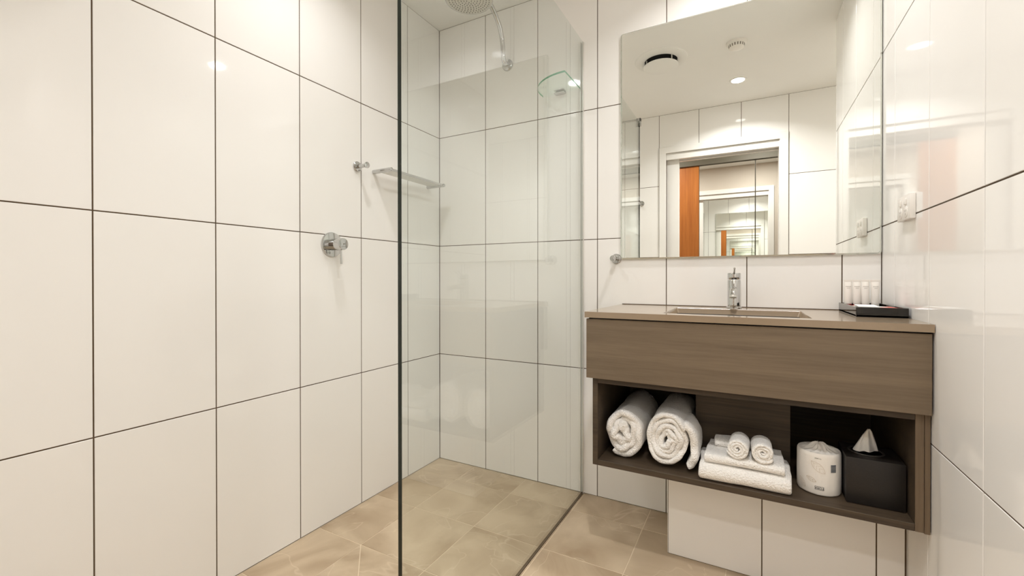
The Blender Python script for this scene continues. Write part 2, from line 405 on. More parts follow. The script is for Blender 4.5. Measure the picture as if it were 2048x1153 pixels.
# ------------------------------------------------------------------ shower screen
GX0, GX1, GT, GF = .829, .839, 2.10, -1.213
scn = thing('shower_screen', 'frameless clear glass shower screen standing on the floor beside the vanity', 'shower screen', ((GX0+GX1)/2, -.6, 0))
MB().box(GX0, GX1, GF+.0005, -.006, .004, GT-.0005).build('glass_pane', M['glass'], scn)
MB().box(GX0, GX1, GF-.0008, GF+.0005, .004, GT).build('front_edge', M['glass_edge'], scn)['label'] = 'dark polished front edge of the glass'
MB().box(GX0-.002, GX0, -.013, 0, 0, GT).box(GX1, GX1+.002, -.013, 0, 0, GT).build('wall_channel', M['silver'], scn)
MB().box(GX0+.0005, GX1-.0005, GF, -.001, 0, .004).build('floor_seal', M['grout'], scn)
sb = thing('stay_bar', 'thin chrome stay bar from glass screen top corner to left wall', 'stay bar', (.42, GF+.012, GT+.018))
MB().cyl((.008, GF+.012, GT+.018), (GX1+.008, GF+.012, GT+.018), .0075, 16, .002).build('rod', M['chrome'], sb)
MB().lathe([(.022, .0002), (.022, .006), (.012, .010)], (0, GF+.012, GT+.018), (1, 0, 0), 24).build('wall_flange', M['chrome'], sb)
MB().box(GX0-.010, GX0-.0004, GF+.001, GF+.024, GT-.03, GT+.026, .002).box(GX1+.0004, GX1+.010, GF+.001, GF+.024, GT-.03, GT+.026, .002).box(GX0-.010, GX1+.010, GF+.001, GF+.024, GT+.001, GT+.026, .002).build('glass_clamp', M['chrome'], sb)

# ------------------------------------------------------------------ mirror
mr = thing('mirror', 'large wall mirror with thin polished border hanging above the vanity', 'mirror', (1.466, 0, 1.087))
X0, X1, Z0, Z1 = 1.0145, W-.0025, 1.087, 2.086
def rrect(x0, x1, z0, z1, r, n=5):
    pts = []
    for cx, cz, a0 in ((x1-r, z0+r, -90), (x1-r, z1-r, 0), (x0+r, z1-r, 90), (x0+r, z0+r, 180)):
        for k in range(n+1):
            a = math.radians(a0+90*k/n); pts.append((cx+r*math.cos(a), cz+r*math.sin(a)))
    return pts
o = rrect(X0, X1, Z0, Z1, .010); i_ = rrect(X0+.0055, X1-.0055, Z0+.0055, Z1-.0055, .008)
MB().prism(o, -.0085, -.0002, 'y').build('backing', M['mirror_edge'], mr)
MB().loops([[Vector((x, -.0085, z)) for x, z in o], [Vector((x, -.0118, z)) for x, z in i_]], smooth=False, cap=False).build('bevel', M['mirror_edge'], mr)
MB().prism(i_, -.012, -.0086, 'y').build('mirror_glass', M['mirror'], mr)

# ------------------------------------------------------------------ vanity
VX0, VX1, VF = 1.018, W-.0015, -.503
ZT = .888
van = thing('vanity_unit', 'wall-hung brown oak vanity cabinet with open shelf below the basin top', 'vanity', (1.47, -.25, .36))
# upper carcass: front, side, underside
MB().box(VX0+.004, VX1-.003, VF+.006, VF+.024, .6595, .8635, .0008).build('front_panel', M['oak'], van)
MB().box(VX0+.004, VX0+.022, VF+.0245, -.003, .6595, .8635, .0008).build('side_panel', M['oak_shaded'], van)
MB().box(VX1-.021, VX1-.003, VF+.0245, -.003, .6595, .8635, .0008).build('side_panel', M['oak_shaded'], van)
MB().box(VX0+.024, VX1-.023, VF+.03, -.003, .664, .678).build('base_panel', M['oak_shaded'], van)
MB().box(VX0+.012, VX1-.006, VF+.013, -.004, .8636, .868).build('shadow_gap', M['dark_gap'], van)
# lower open shelf
SX0, SX1, SF, SB, ST = 1.040, VX1-.001, -.482, .3565, .659
MB().box(SX0, SX0+.018, SF, -.004, SB, ST, .0008).build('shelf_side', M['oak_shaded'], van)
MB().box(1.8905, 1.9075, SF+.0012, -.004, SB, ST, .0008).build('shelf_side', M['oak_shaded'], van)  # right board: shade of its inner face put into the darker oak
MB().box(1.8905, 1.9075, SF, SF+.0011, SB, ST, .0004).build('lit_edge', M['oak_v'], van)  # lighter strip: the same board's lit front edge, given by colour
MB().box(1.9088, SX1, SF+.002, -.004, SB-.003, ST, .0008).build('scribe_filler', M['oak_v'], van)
MB().box(SX0+.0183, 1.8902, SF, -.004, SB, SB+.019, .0008).build('shelf_base', M['oak_shaded'], van)
MB().box(SX0+.0183, 1.8902, SF, -.004, ST-.018, ST, .0008).build('shelf_top', M['oak_shaded'], van)
MB().box(SX0+.0183, 1.8902, -.018, -.004, SB+.0193, ST-.0183).build('shelf_back', M['oak_shaded'], van)
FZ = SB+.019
MB().box(1.354, 1.634, -.300, -.284, FZ+.0003, ST-.0183, .0006).build('plumbing_cover', M['oak_shaded'], van)  # cover takes the darker oak, its shade painted into the colour
MB().box(1.354, 1.370, -.2838, -.0183, FZ+.0003, ST-.0183).build('plumbing_cover_side', M['oak_shaded'], van)
MB().box(1.618, 1.634, -.2838, -.0183, FZ+.0003, ST-.0183).build('plumbing_cover_side', M['oak_shaded'], van)

# basin top: one slab with a moulded rectangular basin
bt = thing('washbasin', 'taupe stone-look vanity worktop with sunken rectangular basin', 'basin', (1.47, -.25, ZT-.02))
BX0, BX1, BY0, BY1 = 1.268, 1.676, -.447, -.140
mb = MB()
xs = [VX0, BX0, BX1, VX1]; ys = [VF, BY0, BY1, -.002]
for i in range(3):
    for k in range(3):
        if i == 1 and k == 1: continue
        for z, flip in ((ZT, 0), (ZT-.020, 1)):
            q = [(xs[i], ys[k], z), (xs[i+1], ys[k], z), (xs[i+1], ys[k+1], z), (xs[i], ys[k+1], z)]
            mb._add(q[::-1] if flip else q, [(0, 1, 2, 3)])
for a, b in (((VX0, VF), (VX1, VF)), ((VX1, VF), (VX1, -.002)), ((VX1, -.002), (VX0, -.002)), ((VX0, -.002), (VX0, VF))):
    mb._add([(*a, ZT-.02), (*b, ZT-.02), (*b, ZT), (*a, ZT)], [(0, 1, 2, 3)])
bmesh.ops.remove_doubles(mb.bm, verts=mb.bm.verts, dist=1e-5)
oe = [e for e in mb.bm.edges if len(e.link_faces) == 2 and e.calc_face_angle(0) > 1 and min(v.co.z for v in e.verts) > ZT-.001]
bmesh.ops.bevel(mb.bm, geom=oe, offset=.0015, segments=2, profile=.5, affect='EDGES')
mb.build('slab', M['top'], bt)
def rr3(x0, x1, y0, y1, r, z, n=4): return [Vector((p[0], p[1], z)) for p in rrect(x0, x1, y0, y1, r, n)]
mb = MB()
rings = [rr3(BX0, BX1, BY0, BY1, .003, ZT), rr3(BX0+.001, BX1-.001, BY0+.001, BY1-.001, .006, ZT-.003), rr3(BX0+.022, BX1-.022, BY0+.012, BY1-.012, .018, ZT-.08),
         rr3(BX0+.032, BX1-.032, BY0+.022, BY1-.022, .02, ZT-.094), rr3(BX0+.16, BX1-.16, BY0+.13, BY1-.13, .01, ZT-.098)]
n = len(rings[0]); vs = [p for r in rings for p in r]
mb._add(vs, [(i*n+k, i*n+(k+1) % n, (i+1)*n+(k+1) % n, (i+1)*n+k) for i in range(4) for k in range(n)]+[tuple(4*n+k for k in range(n))], True)
mb.build('bowl', M['top'], bt)
MB().lathe([(.028, 0), (.028, .003), (.016, .005), (.016, .001), (.001, .001)], ((BX0+BX1)/2, (BY0+BY1)/2, ZT-.0985), (0, 0, 1), 24).build('drain', M['chrome'], bt)
MB().box(VX0+.002, VX1-.002, -.0035, -.0002, ZT-.02, ZT+.0025).build('silicone_joint', M['grout'], bt)

# basin mixer tap
TX, TY = 1.4665, -.063
tap = thing('basin_mixer', 'chrome pin-lever basin mixer tap standing behind the basin', 'tap', (TX, TY, ZT))
MB().lathe([(.027, 0), (.027, .004), (.0235, .007)], (TX, TY, ZT), n=32).build('base_ring', M['chrome'], tap)
MB().lathe([(.0232, .0068), (.0232, .107), (.0222, .1085)], (TX, TY, ZT), n=36).build('body', M['chrome'], tap)
MB().lathe([(.0222, .110), (.0232, .1112), (.0232, .133), (.0218, .135), (.001, .1352)], (TX, TY, ZT), n=36).build('handle_cap', M['chrome'], tap)
MB().tube([(TX, TY-.014, ZT+.128), (TX+.001, TY-.030, ZT+.138), (TX+.003, TY-.055, ZT+.152)], [.0032, .0032, .0038], 12).build('lever', M['chrome'], tap)
sp = MB(); sp.tube([(TX, TY-.015, ZT+.074), (TX, TY-.06, ZT+.073), (TX, TY-.105, ZT+.068), (TX, TY-.117, ZT+.062), (TX, TY-.122, ZT+.052)], [.0115, .0115, .0115, .0115, .0115], 20)
sp = sp.build('spout', M['chrome'], tap)
MB().lathe([(.0118, 0), (.0118, .008), (.009, .0085), (.009, .006), (.001, .006)], (TX, TY-.1225, ZT+.053), (0, -.3, -1), 20).build('aerator', M['satin'], sp)

# ------------------------------------------------------------------ tray with amenities
TX0, TX1, TY0, TY1 = 1.797, 1.9165, -.322, -.034
tray = thing('amenity_tray', 'black lacquer tray lying on the vanity top against the right wall', 'tray', (1.857, -.18, ZT))
MB().box(TX0, TX1, TY0, TY1, ZT+.0004, ZT+.006).build('tray_base', M['black'], tray)
for a in ((TX0, TX1, TY0, TY0+.006), (TX0, TX1, TY1-.006, TY1), (TX0, TX0+.006, TY0+.0061, TY1-.0061), (TX1-.006, TX1, TY0+.0061, TY1-.0061)):
    MB().box(*a, ZT+.0004, ZT+.029, .001).build('tray_side', M['black'], tray)
ZB = ZT+.0064
def make_tube(wide, capmat, label):
    t = thing('toiletry_tube', label, 'tube', (0, 0, 0), 'amenity tubes on the black tray')
    MB().lathe([(.0095, 0), (.0105, .001), (.0105, .020), (.0098, .0208)], (0, 0, 0), n=24).build('cap', capmat, t)
    rings = []
    for h, a, b in ((.021, .0108, .0108), (.026, .0112, .0112), (.05, .0112, .0100), (.075, .0113+wide*.3, .0075), (.092, .0114+wide*.7, .0035), (.097, .0115+wide, .0012), (.1035, .0116+wide, .001)):
        rings.append([Vector((a*math.cos(2*PI*k/24), b*math.sin(2*PI*k/24), h)) for k in range(24)])
    body = MB().loops(rings).build('tube_body', M['tube'], t)
    MB().box(-.0115-wide, .0115+wide, -.0014, .0014, .0968, .1034, .0003).build('crimp', M['tube'], t)
    pr = MB()
    for z, w0, w1, th in ((.0795, -.0085, .0070, .0011), (.0755, -.0050, .0045, .0005), (.0735, -.0060, .0030, .0005)):
        yb = -(.0079 if z > .075 else .0083)
        n = 6
        for k in range(n):
            x0 = w0+(w1-w0)*k/n; x1 = w0+(w1-w0)*(k+.78)/n
            f = lambda x, z: -(.0100+(.0075-.0100)*(z-.05)/.025 if z < .075 else .0075+(.0035-.0075)*(z-.075)/.017)*math.sqrt(max(0, 1-(x/(.0114+wide*.3))**2))-.0004
            pr._add([(x0, f(x0, z), z), (x1, f(x1, z), z), (x1, f(x1, z+th), z+th), (x0, f(x0, z+th), z+th)], [(0, 1, 2, 3)])
    pr.build('print', M['grey_print'], body)
    return t
tb = make_tube(0, M['red'], 'white tube with red cap, leftmost in the black tray, by the tile joint')
tb.location = (1.8165, -.075, ZB); tb.rotation_euler = (0, 0, .2)
copy_thing(tb, (1.8405, -.074, ZB), 'white tube with red cap, second from left in the black tray', .2)
copy_thing(tb, (1.8640, -.073, ZB), 'white tube with red cap, third from left in the black tray', .2)
tb4 = make_tube(.0035, M['tube'], 'white tube with flared crimp and white cap, rightmost in the black tray')
tb4.location = (1.8905, -.072, ZB); tb4.rotation_euler = (0, 0, .28)
def flat_card(name, label, cat, c, w, h, rot, z, mat, t=.0012, tilt=0):
    o = thing(name, label, cat, (c[0], c[1], z)); me = MB()
    me.box(c[0]-w/2, c[0]+w/2, c[1]-h/2, c[1]+h/2, z, z+t, .0004)
    p = me.build('sheet', mat, o); o.rotation_euler = (tilt, 0, rot); return o
flat_card('sachet', 'red sachet lying at the right end of the black tray', 'sachet', (1.882, -.250, 0), .045, .10, .05, ZT+.0262, M['pink'], .003).location.z = ZT+.0235
flat_card('sachet', 'small red sachet lying below the tubes in the black tray', 'sachet', (1.825, -.155, 0), .035, .08, 0, ZT+.0210, M['pink'], .003)
flat_card('leaflet', 'white folded leaflet lying on top of the black tray', 'leaflet', (1.835, -.245, 0), .050, .125, -.08, ZT+.0285, M['card'], .0025)
flat_card('leaflet', 'white card tucked under the folded leaflet in the black tray', 'leaflet', (1.846, -.222, 0), .06, .07, .4, ZT+.0255, M['card'], .0018)

# ------------------------------------------------------------------ towels
def ribbon(path, thick, L, seed=0, wob=.003, endwob=.004, nl=7, ne=5, closed_ends=True):
    """thick sheet swept along a 2-D path (a, b), L long in the third direction; returns verts (a, s, b), faces"""
    N = len(path); vs, fs = [], []; r = thick/2
    for i, (a, b) in enumerate(path):
        p0 = path[max(0, i-1)]; p1 = path[min(N-1, i+1)]
        tx, ty = p1[0]-p0[0], p1[1]-p0[1]; l = math.hypot(tx, ty) or 1; nx, ny = -ty/l, tx/l
        taper = min(1.0, .35+i/3.0, .35+(N-1-i)/3.0)
        e0 = endwob*nz(i*.11+seed, 3.1, seed); e1 = endwob*nz(i*.11+seed, 9.7, seed)
        loop = []
        for k in range(nl): loop.append((1, r+(L-2*r)*k/(nl-1)))
        for k in range(1, ne): q = PI/2-PI*k/ne; loop.append((math.sin(q), L-r+r*math.cos(q)))
        for k in range(nl): loop.append((-1, L-r-(L-2*r)*k/(nl-1)))
        for k in range(1, ne): q = -PI/2-PI*k/ne; loop.append((math.sin(q), r+r*math.cos(q)))
        for o_, s in loop:
            w = wob*nz(a*22+seed, b*22, s*9+seed)+wob*.5*nz(a*60+seed, b*60, s*25)
            off = o_*r*taper+w
            vs.append((a+nx*off, s+e0*(1-s/L)+e1*(s/L), b+ny*off))
    K = 2*nl+2*(ne-1)
    for i in range(N-1):
        for k in range(K): fs.append((i*K+k, i*K+(k+1) % K, (i+1)*K+(k+1) % K, (i+1)*K+k))
    fs.append(tuple(range(K))[::-1]); fs.append(tuple((N-1)*K+k for k in range(K)))
    return vs, fs
def resample(pts, step):
    out = [pts[0]]; acc = 0
    for p, q in zip(pts, pts[1:]):
        d = math.hypot(q[0]-p[0], q[1]-p[1])
        if d < 1e-9: continue
        t = step-acc
        while t <= d: out.append((p[0]+(q[0]-p[0])*t/d, p[1]+(q[1]-p[1])*t/d)); t += step
        acc = d-(t-step)
    out.append(pts[-1]); return out
def spiral(rx, rz, thick, turns, end_deg, squash=.0, seed=0, dirn=1):
    """rolled-up sheet: outer end at end_deg"""
    pts = []; n = int(turns*60)
    for i in range(n+1):
        q = i/n; ang = math.radians(end_deg)-dirn*(1-q)*turns*2*PI
        rr = 1-(1-q)*turns*thick*1.02/((rx+rz)/2)
        rr = max(.10, rr)
        w = squash*(1-q)*nz(math.cos(ang)*1.3+seed, math.sin(ang)*1.3, seed+q*2)
        pts.append(((rx-thick/2)*(rr+w)*math.cos(ang), (rz-thick/2)*(rr+w)*math.sin(ang)))
    return resample(pts, .0065)
def towel(name, label, cat, loc, path, thick, L, rot, seed, group, parts=(), wob=.003, endwob=.005, part='towel_roll'):
    t = thing(name, label, cat, loc, group)
    vs, fs = ribbon(path, thick, L, seed, wob, endwob)
    mb = MB(); mb._add([Vector(v)+Vector(loc) for v in vs], fs, True)
    mb.build(part, M['terry'], t, sharp=9)
    for nm, pth, th, LL, sd in parts:
        vs, fs = ribbon(pth, th, LL, sd, wob, endwob)
        mb = MB(); mb._add([Vector(v)+Vector(loc) for v in vs], fs, True); mb.build(nm, M['terry'], t, sharp=9)
    t.rotation_euler = (0, 0, rot)
    return t
# the two bath towels, rolled, ends facing the room
towel('rolled_towel', 'large rolled white bath towel, left one, next to the shelf side', 'towel', (1.1335, -.440, FZ+.0935),
      spiral(.0725, .091, .023, 2.7, 236, .40, 1.3, -1), .0235, .33, 0, 1.3, 'rolled bath towels in the vanity shelf', wob=.0045, endwob=.022)
flap = resample([(.052, .066), (.070, .046), (.082, .018), (.086, -.012), (.083, -.042), (.075, -.068), (.070, -.080)], .005)
towel('rolled_towel', 'large rolled white bath towel with hanging tail, right one of two', 'towel', (1.2805, -.448, FZ+.0940),
      spiral(.073, .0915, .0165, 4.2, 30, .22, 5.1, -1), .017, .31, .0, 5.1, 'rolled bath towels in the vanity shelf',
      parts=[('towel_tail', flap, .025, .130, 8.2)], wob=.0045, endwob=.018)
# folded stack: path lies in (y, z), swept along x
def fold_path(depth, h, thick, layers):
    """flattened roll: front fold at a=0, runs back to a=depth"""
    pts = []; z0, z1 = thick/2, h-thick/2; d0, d1 = 0, depth
    a0 = 0
    for k in range(layers):
        r = (z1-z0)/2
        pts += [(d1, z0), (d1*.5, z0), (a0+r, z0)]
        for j in range(1, 8):
            q = PI*j/8; pts.append((a0+r-r*math.sin(q), (z0+z1)/2-r*math.cos(q)))
        pts += [(a0+r, z1), (d1*.5, z1), (d1, z1)]
        break
    return resample(pts, .008)
def folded(name, label, x0, x1, yf, depth, z, h, thick, rot, seed, inner=True):
    t = thing(name, label, 'towel', ((x0+x1)/2, yf+depth/2, z), 'folded towels stacked in the vanity shelf')
    def add(pth, th, part, dy=0, dz=0, shrink=0):
        vs, fs = ribbon(pth, th, x1-x0-2*shrink, seed+dy*50, .0028, .006)
        mb = MB(); mb._add([Vector((x0+shrink+s, yf+dy+a, z+dz+b)) for a, s, b in vs], fs, True)
        mb.build(part, M['terry'], t, sharp=9)
    add(fold_path(depth, h, thick, 1), thick, 'outer_fold')
    if inner:
        add(fold_path(depth-thick*1.3, h-2*thick*.94, max(.004, (h-2*thick)*.5), 1), max(.004, (h-2*thick)*.5), 'inner_fold', thick*1.0, thick*.94, .004)
    t.rotation_euler = (0, 0, rot); return t
folded('folded_towel', 'thick folded white bath mat at the bottom of the stack on the shelf', 1.379, 1.628, -.474, .162, FZ+.001, .051, .0155, .012, 2.2)
folded('folded_towel', 'folded white hand towel on top of the bath mat, under the small rolls', 1.400, 1.610, -.467, .150, FZ+.0550, .0265, .0085, -.02, 6.4)
fc = folded('folded_towel', 'small folded white face cloth showing behind the left small roll', 1.418, 1.520, -.385, .062, FZ+.0800, .026, .0095, .12, 3.7, False)
for k, (x, lab, sd, ed, rz) in enumerate(((1.4865, 'small rolled white face cloth, left one on the folded stack', 11.0, 200, -.05), (1.5545, 'small rolled white face cloth, right one on the folded stack', 14.5, 330, .03))):
    towel('rolled_face_cloth', lab, 'towel', (x, -.470, FZ+.1115), spiral(.0335, .0325, .0085, 3.4, ed, .12, sd, -1 if k == 0 else 1), .009, .088, rz, sd,
          'small rolled face cloths on the folded stack', wob=.0018, endwob=.005)

# ------------------------------------------------------------------ wrapped toilet roll
PX, PY, PR, PH = 1.7005, -.372, .0545, .121
tp = thing('toilet_roll', 'paper-wrapped toilet roll with twisted top standing beside the black box', 'toilet roll', (PX, PY, FZ+.0005))
rings = []
nn = 64
for h, f in ((0, .90), (.002, .97), (.006, 1), (.03, 1.004), (.06, 1.006), (.09, 1.004), (.110, 1), (.117, .985), (.1205, .95)):
    rings.append([Vector((PX+PR*f*(1+.010*nz(math.cos(2*PI*k/nn)*2, math.sin(2*PI*k/nn)*2, h*20))*math.cos(2*PI*k/nn), PY+PR*f*(1+.010*nz(math.cos(2*PI*k/nn)*2+5, math.sin(2*PI*k/nn)*2, h*20))*math.sin(2*PI*k/nn), FZ+.0008+h)) for k in range(nn)])
wrap = MB().loops(rings).build('wrapped_roll', M['paper'], tp)
rings = []
for j, (f, h) in enumerate(((.95, .1203), (.82, .1225), (.66, .1235), (.50, .125), (.40, .129), (.32, .134), (.20, .137), (.05, .1375))):
    rings.append([Vector((PX+PR*f*math.cos(2*PI*k/nn+j*.06)*(1+.05*math.sin(k*9*2*PI/nn)*min(1, j/2)), PY+PR*f*math.sin(2*PI*k/nn+j*.06), FZ+h+.0026*math.sin(k*15*2*PI/nn)*min(1, j/2.0)+.003*nz(k*.5, j*.9))) for k in range(nn)])
MB().loops(rings).build('twisted_top', M['paper'], tp)
A0 = math.atan2(-1.585, -.178)
def on_roll(u, z, lift=.0009):
    a = A0+u/PR; rr = PR*1.012+lift
    return Vector((PX+rr*math.cos(a), PY+rr*math.sin(a), FZ+z))
def roll_text(body, size, u, z, flip, mat, squash=1.0):
    vs, fs = text_faces(body, size); mb = MB()
    s = -1 if flip else 1
    mb._add([on_roll(u+s*v.x, z+s*v.y*squash) for v in vs], fs); mb.build('print', mat, wrap)
def roll_quad(mb, u0, u1, z0, z1, lift=.0009):
    n = max(1, int((u1-u0)/.006))
    for k in range(n):
        a, b = u0+(u1-u0)*k/n, u0+(u1-u0)*(k+1)/n
        mb._add([on_roll(a, z0, lift), on_roll(b, z0, lift), on_roll(b, z1, lift), on_roll(a, z1, lift)], [(0, 1, 2, 3)])
lg = MB(); u_, z_ = .0015, .0235
for a in ((-.0105, .0105, .0042, .0050), (-.0105, .0105, -.0050, -.0042), (-.0105, -.0097, -.0042, .0042), (.0097, .0105, -.0042, .0042)): roll_quad(lg, u_+a[0], u_+a[1], z_+a[2], z_+a[3])
lg.build('print', M['black_print'], wrap)
roll_text('TORK', .0085, u_, z_, True, M['black_print'])
roll_text('TORK', .0062, -.0020, .1085, True, M['black_print'], .7)
bc = MB(); zz = .072
rr = random.Random(3)
while zz < .094:
    th = rr.choice((.0006, .001, .0016)); roll_quad(bc, .029, .0435, zz, zz+th); zz += th+rr.choice((.0004, .0006))
bc.build('print', M['bar_print'], wrap)
lf = MB()
def stroke(pts, w, mb):
    for (a, b), (c, d) in zip(pts, pts[1:]):
        l = math.hypot(c-a, d-b) or 1; nx, ny = -(d-b)/l*w/2, (c-a)/l*w/2
        mb._add([on_roll(a+nx, b+ny), on_roll(c+nx, d+ny), on_roll(c-nx, d-ny), on_roll(a-nx, b-ny)], [(0, 1, 2, 3)])
def leaf(u, z, L, wd_, ang, mb):
    ca, sa = math.cos(ang), math.sin(ang); f = lambda t, o: (u+ca*t*L-sa*o, z+sa*t*L+ca*o)
    for s in (1, -1): stroke([f(t/10, s*wd_*math.sin(PI*t/10)**.8) for t in range(11)], .0007, mb)
    stroke([f(0, 0), f(1, 0)], .0006, mb)
    for t in (.3, .5, .7):
        for s in (1, -1): stroke([f(t-.12, 0), f(t+.05, s*wd_*.75*math.sin(PI*t))], .0005, mb)
leaf(-.018, .098, .045, .010, -.75, lf); leaf(-.052, .04, .03, .007, -.9, lf); leaf(-.03, .05, .026, .006, -.4, lf)
lf.build('print', M['leaf_print'], wrap)

# ------------------------------------------------------------------ tissue box
QX0, QX1, QY0, QY1, QH = 1.757, 1.8865, -.430, -.300, .129
tbx = thing('tissue_box', 'black cube tissue box with a white tissue at shelf right end', 'tissue box', ((QX0+QX1)/2, (QY0+QY1)/2, FZ+.0005))
MB().box(QX0, QX1, QY0, QY1, FZ+.0008, FZ+QH, .0025, 2).build('cover', M['black_box'], tbx)
qc = ((QX0+QX1)/2-.008, (QY0+QY1)/2+.005)
MB().lathe([(.042, 0), (.042, .0012), (.036, .0012), (.036, -.004)], (qc[0], qc[1], FZ+QH), n=36).build('opening_rim', M['black_rim'], tbx)
mb = MB()
nu, nv = 22, 12; grid = []
for j in range(nv+1):
    t = j/nv
    for i in range(nu+1):
        s = i/nu*2-1
        hw = .031*(1-t)**.80+.0035
        x = s*hw+.008*t; z = .002+.062*t-.008*(1-t)*abs(s)**2
        y = .010*math.cos(s*2.4)*(1-t)+.004*math.sin(s*7+t*3)*(1-.6*t)+.002*nz(s*4, t*5)
        grid.append(Vector((qc[0]+x*.93, qc[1]+.36*x-y, FZ+QH+z)))
    
fs = [(j*(nu+1)+i, j*(nu+1)+i+1, (j+1)*(nu+1)+i+1, (j+1)*(nu+1)+i) for j in range(nv) for i in range(nu)]
back = [p+Vector((0, .004+.006*(1-k//(nu+1)/nv), 0)) for k, p in enumerate(grid)]
ng = len(grid)
fs2 = [tuple(q+ng for q in f[::-1]) for f in fs]
rim = [(i, i+ng, i+1+ng, i+1) for i in range(nu)]+[(nv*(nu+1)+i, nv*(nu+1)+i+1, nv*(nu+1)+i+1+ng, nv*(nu+1)+i+ng) for i in range(nu)]
rim += [(j*(nu+1), (j+1)*(nu+1), (j+1)*(nu+1)+ng, j*(nu+1)+ng) for j in range(nv)]+[(j*(nu+1)+nu, j*(nu+1)+nu+ng, (j+1)*(nu+1)+nu+ng, (j+1)*(nu+1)+nu) for j in range(nv)]
mb._add(grid+back, fs+fs2+rim, True); mb.build('tissue', M['tissue'], tbx, sharp=1.2)

# ------------------------------------------------------------------ wall fittings
def hook(label, p, n):
    n = Vector(n); t = thing('robe_hook', label, 'hook', p)
    MB().lathe([(.0225, .0002), (.0225, .005), (.020, .0075), (.008, .0085)], p, n, 32).build('wall_plate', M['chrome'], t)
    MB().lathe([(.0085, .007), (.0080, .03), (.0085, .048), (.0125, .058), (.0135, .061), (.0130, .0645), (.001, .066)], p, n, 28).build('peg', M['chrome'], t)
    return t
hook('round chrome robe hook on the left tiled wall beside the metal shelf', (0, -.583, 1.495), (1, 0, 0))
hook('round chrome robe hook at the lower left corner of the mirror', (.994, 0, 1.0905), (0, -1, 0))
hook('round chrome robe hook on the front wall, seen in the mirror', (.700, FRONT, 1.648), (0, 1, 0))
# shower mixer
mx = thing('shower_mixer', 'round chrome shower mixer with pin lever on left tiled wall', 'shower mixer', (0, -.717, 1.143))
P = (0, -.717, 1.143); N = (1, 0, 0)
MB().lathe([(.0515, .0002), (.0515, .004), (.049, .008), (.024, .0095)], P, N, 48).build('wall_plate', M['chrome'], mx)
MB().lathe([(.0235, .009), (.0235, .036), (.0225, .037)], P, N, 36).build('body', M['chrome'], mx)
kn = MB().lathe([(.0225, .0375), (.0245, .039), (.0245, .070), (.0225, .073), (.001, .0735)], P, N, 36).build('knob', M['chrome'], mx)
MB().tube([(.055, -.717, 1.122), (.056, -.717, 1.098), (.058, -.717, 1.062)], [.0038, .0038, .0046], 14).build('lever', M['chrome'], kn)
MB().lathe([(.0025, .0735), (.0025, .0742), (.001, .0743)], P, N, 12).build('indicator', M['grey_print'], kn)
# metal shelf in the shower
sh = thing('shower_shelf', 'slim chrome and grey metal shelf on left wall inside the shower', 'shelf', (0, -.30, 1.49))
Z = 1.492
for y in (-.487, -.104):
    b_ = MB(); b_.tube([(0, y, Z), (.02, y, Z), (.105, y, Z), (.113, y, Z), (.1155, y, Z)], [.0095, .0095, .0095, .008, .004], 18); b_.build('bracket', M['chrome'], sh)
MB().box(.028, .104, -.480, -.111, Z-.003, Z+.003, .001).build('shelf_plate', M['satin'], sh)
MB().cyl((.104, -.480, Z+.001), (.104, -.111, Z+.001), .0055, 14).build('front_rail', M['chrome'], sh)
# quarter-round glass corner shelf
gs = thing('glass_shelf', 'small quarter-round green glass shelf on back wall beside the glass screen', 'shelf', (.74, -.05, 1.888))
cx, R_ = .8245, .190
def qpoly(e=0):
    pts = [(cx, -.004), (cx, -.2)]
    for k in range(0, 17):
        a = math.radians(90*k/16); pts.append((cx-R_*math.sin(a), -.034-(.166)*math.cos(a)))
    pts.append((cx-R_, -.004)); 
    out = []
    for p in pts:
        if not out or math.hypot(p[0]-out[-1][0], p[1]-out[-1][1]) > 1e-4: out.append(p)
    return out
qp = qpoly()
mb = MB(); nq = len(qp)
mb._add([(x, y, z) for z in (1.884, 1.892) for x, y in qp], [tuple(range(nq))[::-1], tuple(range(nq, 2*nq))]); mb.build('shelf_plate', M['shelf_glass'], gs)
mb = MB(); mb._add([(x, y, z) for z in (1.884, 1.892) for x, y in qp], [(i, i+1, nq+i+1, nq+i) for i in range(nq-1)]); mb.build('polished_edge', M['green_edge'], gs)
MB().box(.700, .752, -.030, 0, 1.8795, 1.8838, .002, 2).box(.700, .752, -.030, 0, 1.8922, 1.8965, .002, 2).box(.700, .752, -.004, 0, 1.8795, 1.8965, .001).build('clamp', M['chrome'], gs)
# shower arm and rose
AX = .436
ar = thing('rain_shower', 'round chrome rain shower head on curved arm from back wall', 'shower head', (.430, 0, 2.09))
MB().lathe([(.030, .0002), (.030, .006), (.027, .010), (.014, .013)], (AX, 0, 2.088), (0, -1, 0), 36).build('wall_flange', M['chrome'], ar)
ctrl = [(-.010, 2.088), (-.028, 2.088), (-.040, 2.092), (-.046, 2.104), (-.048, 2.125), (-.052, 2.16), (-.061, 2.20), (-.080, 2.24), (-.114, 2.272), (-.155, 2.298), (-.20, 2.315), (-.25, 2.322), (-.295, 2.316), (-.325, 2.300), (-.343, 2.275), (-.350, 2.25)]
MB().tube([(AX, y, z) for y, z in ctrl], .0115, 18).build('arm', M['chrome'], ar)
HX, HY, HZ = AX, -.350, 2.224
MB().lathe([(.104, 0), (.106, .002), (.106, .007), (.100, .010), (.045, .016), (.018, .020), (.016, .036), (.012, .038)], (HX, HY, HZ), (0, 0, 1), 56).build('rose', M['chrome'], ar)
fp = MB().lathe([(.098, -.0012), (.1005, 0), (.1005, .0005)], (HX, HY, HZ), (0, 0, 1), 56).build('spray_plate', M['spray'], ar)
nzl = MB()
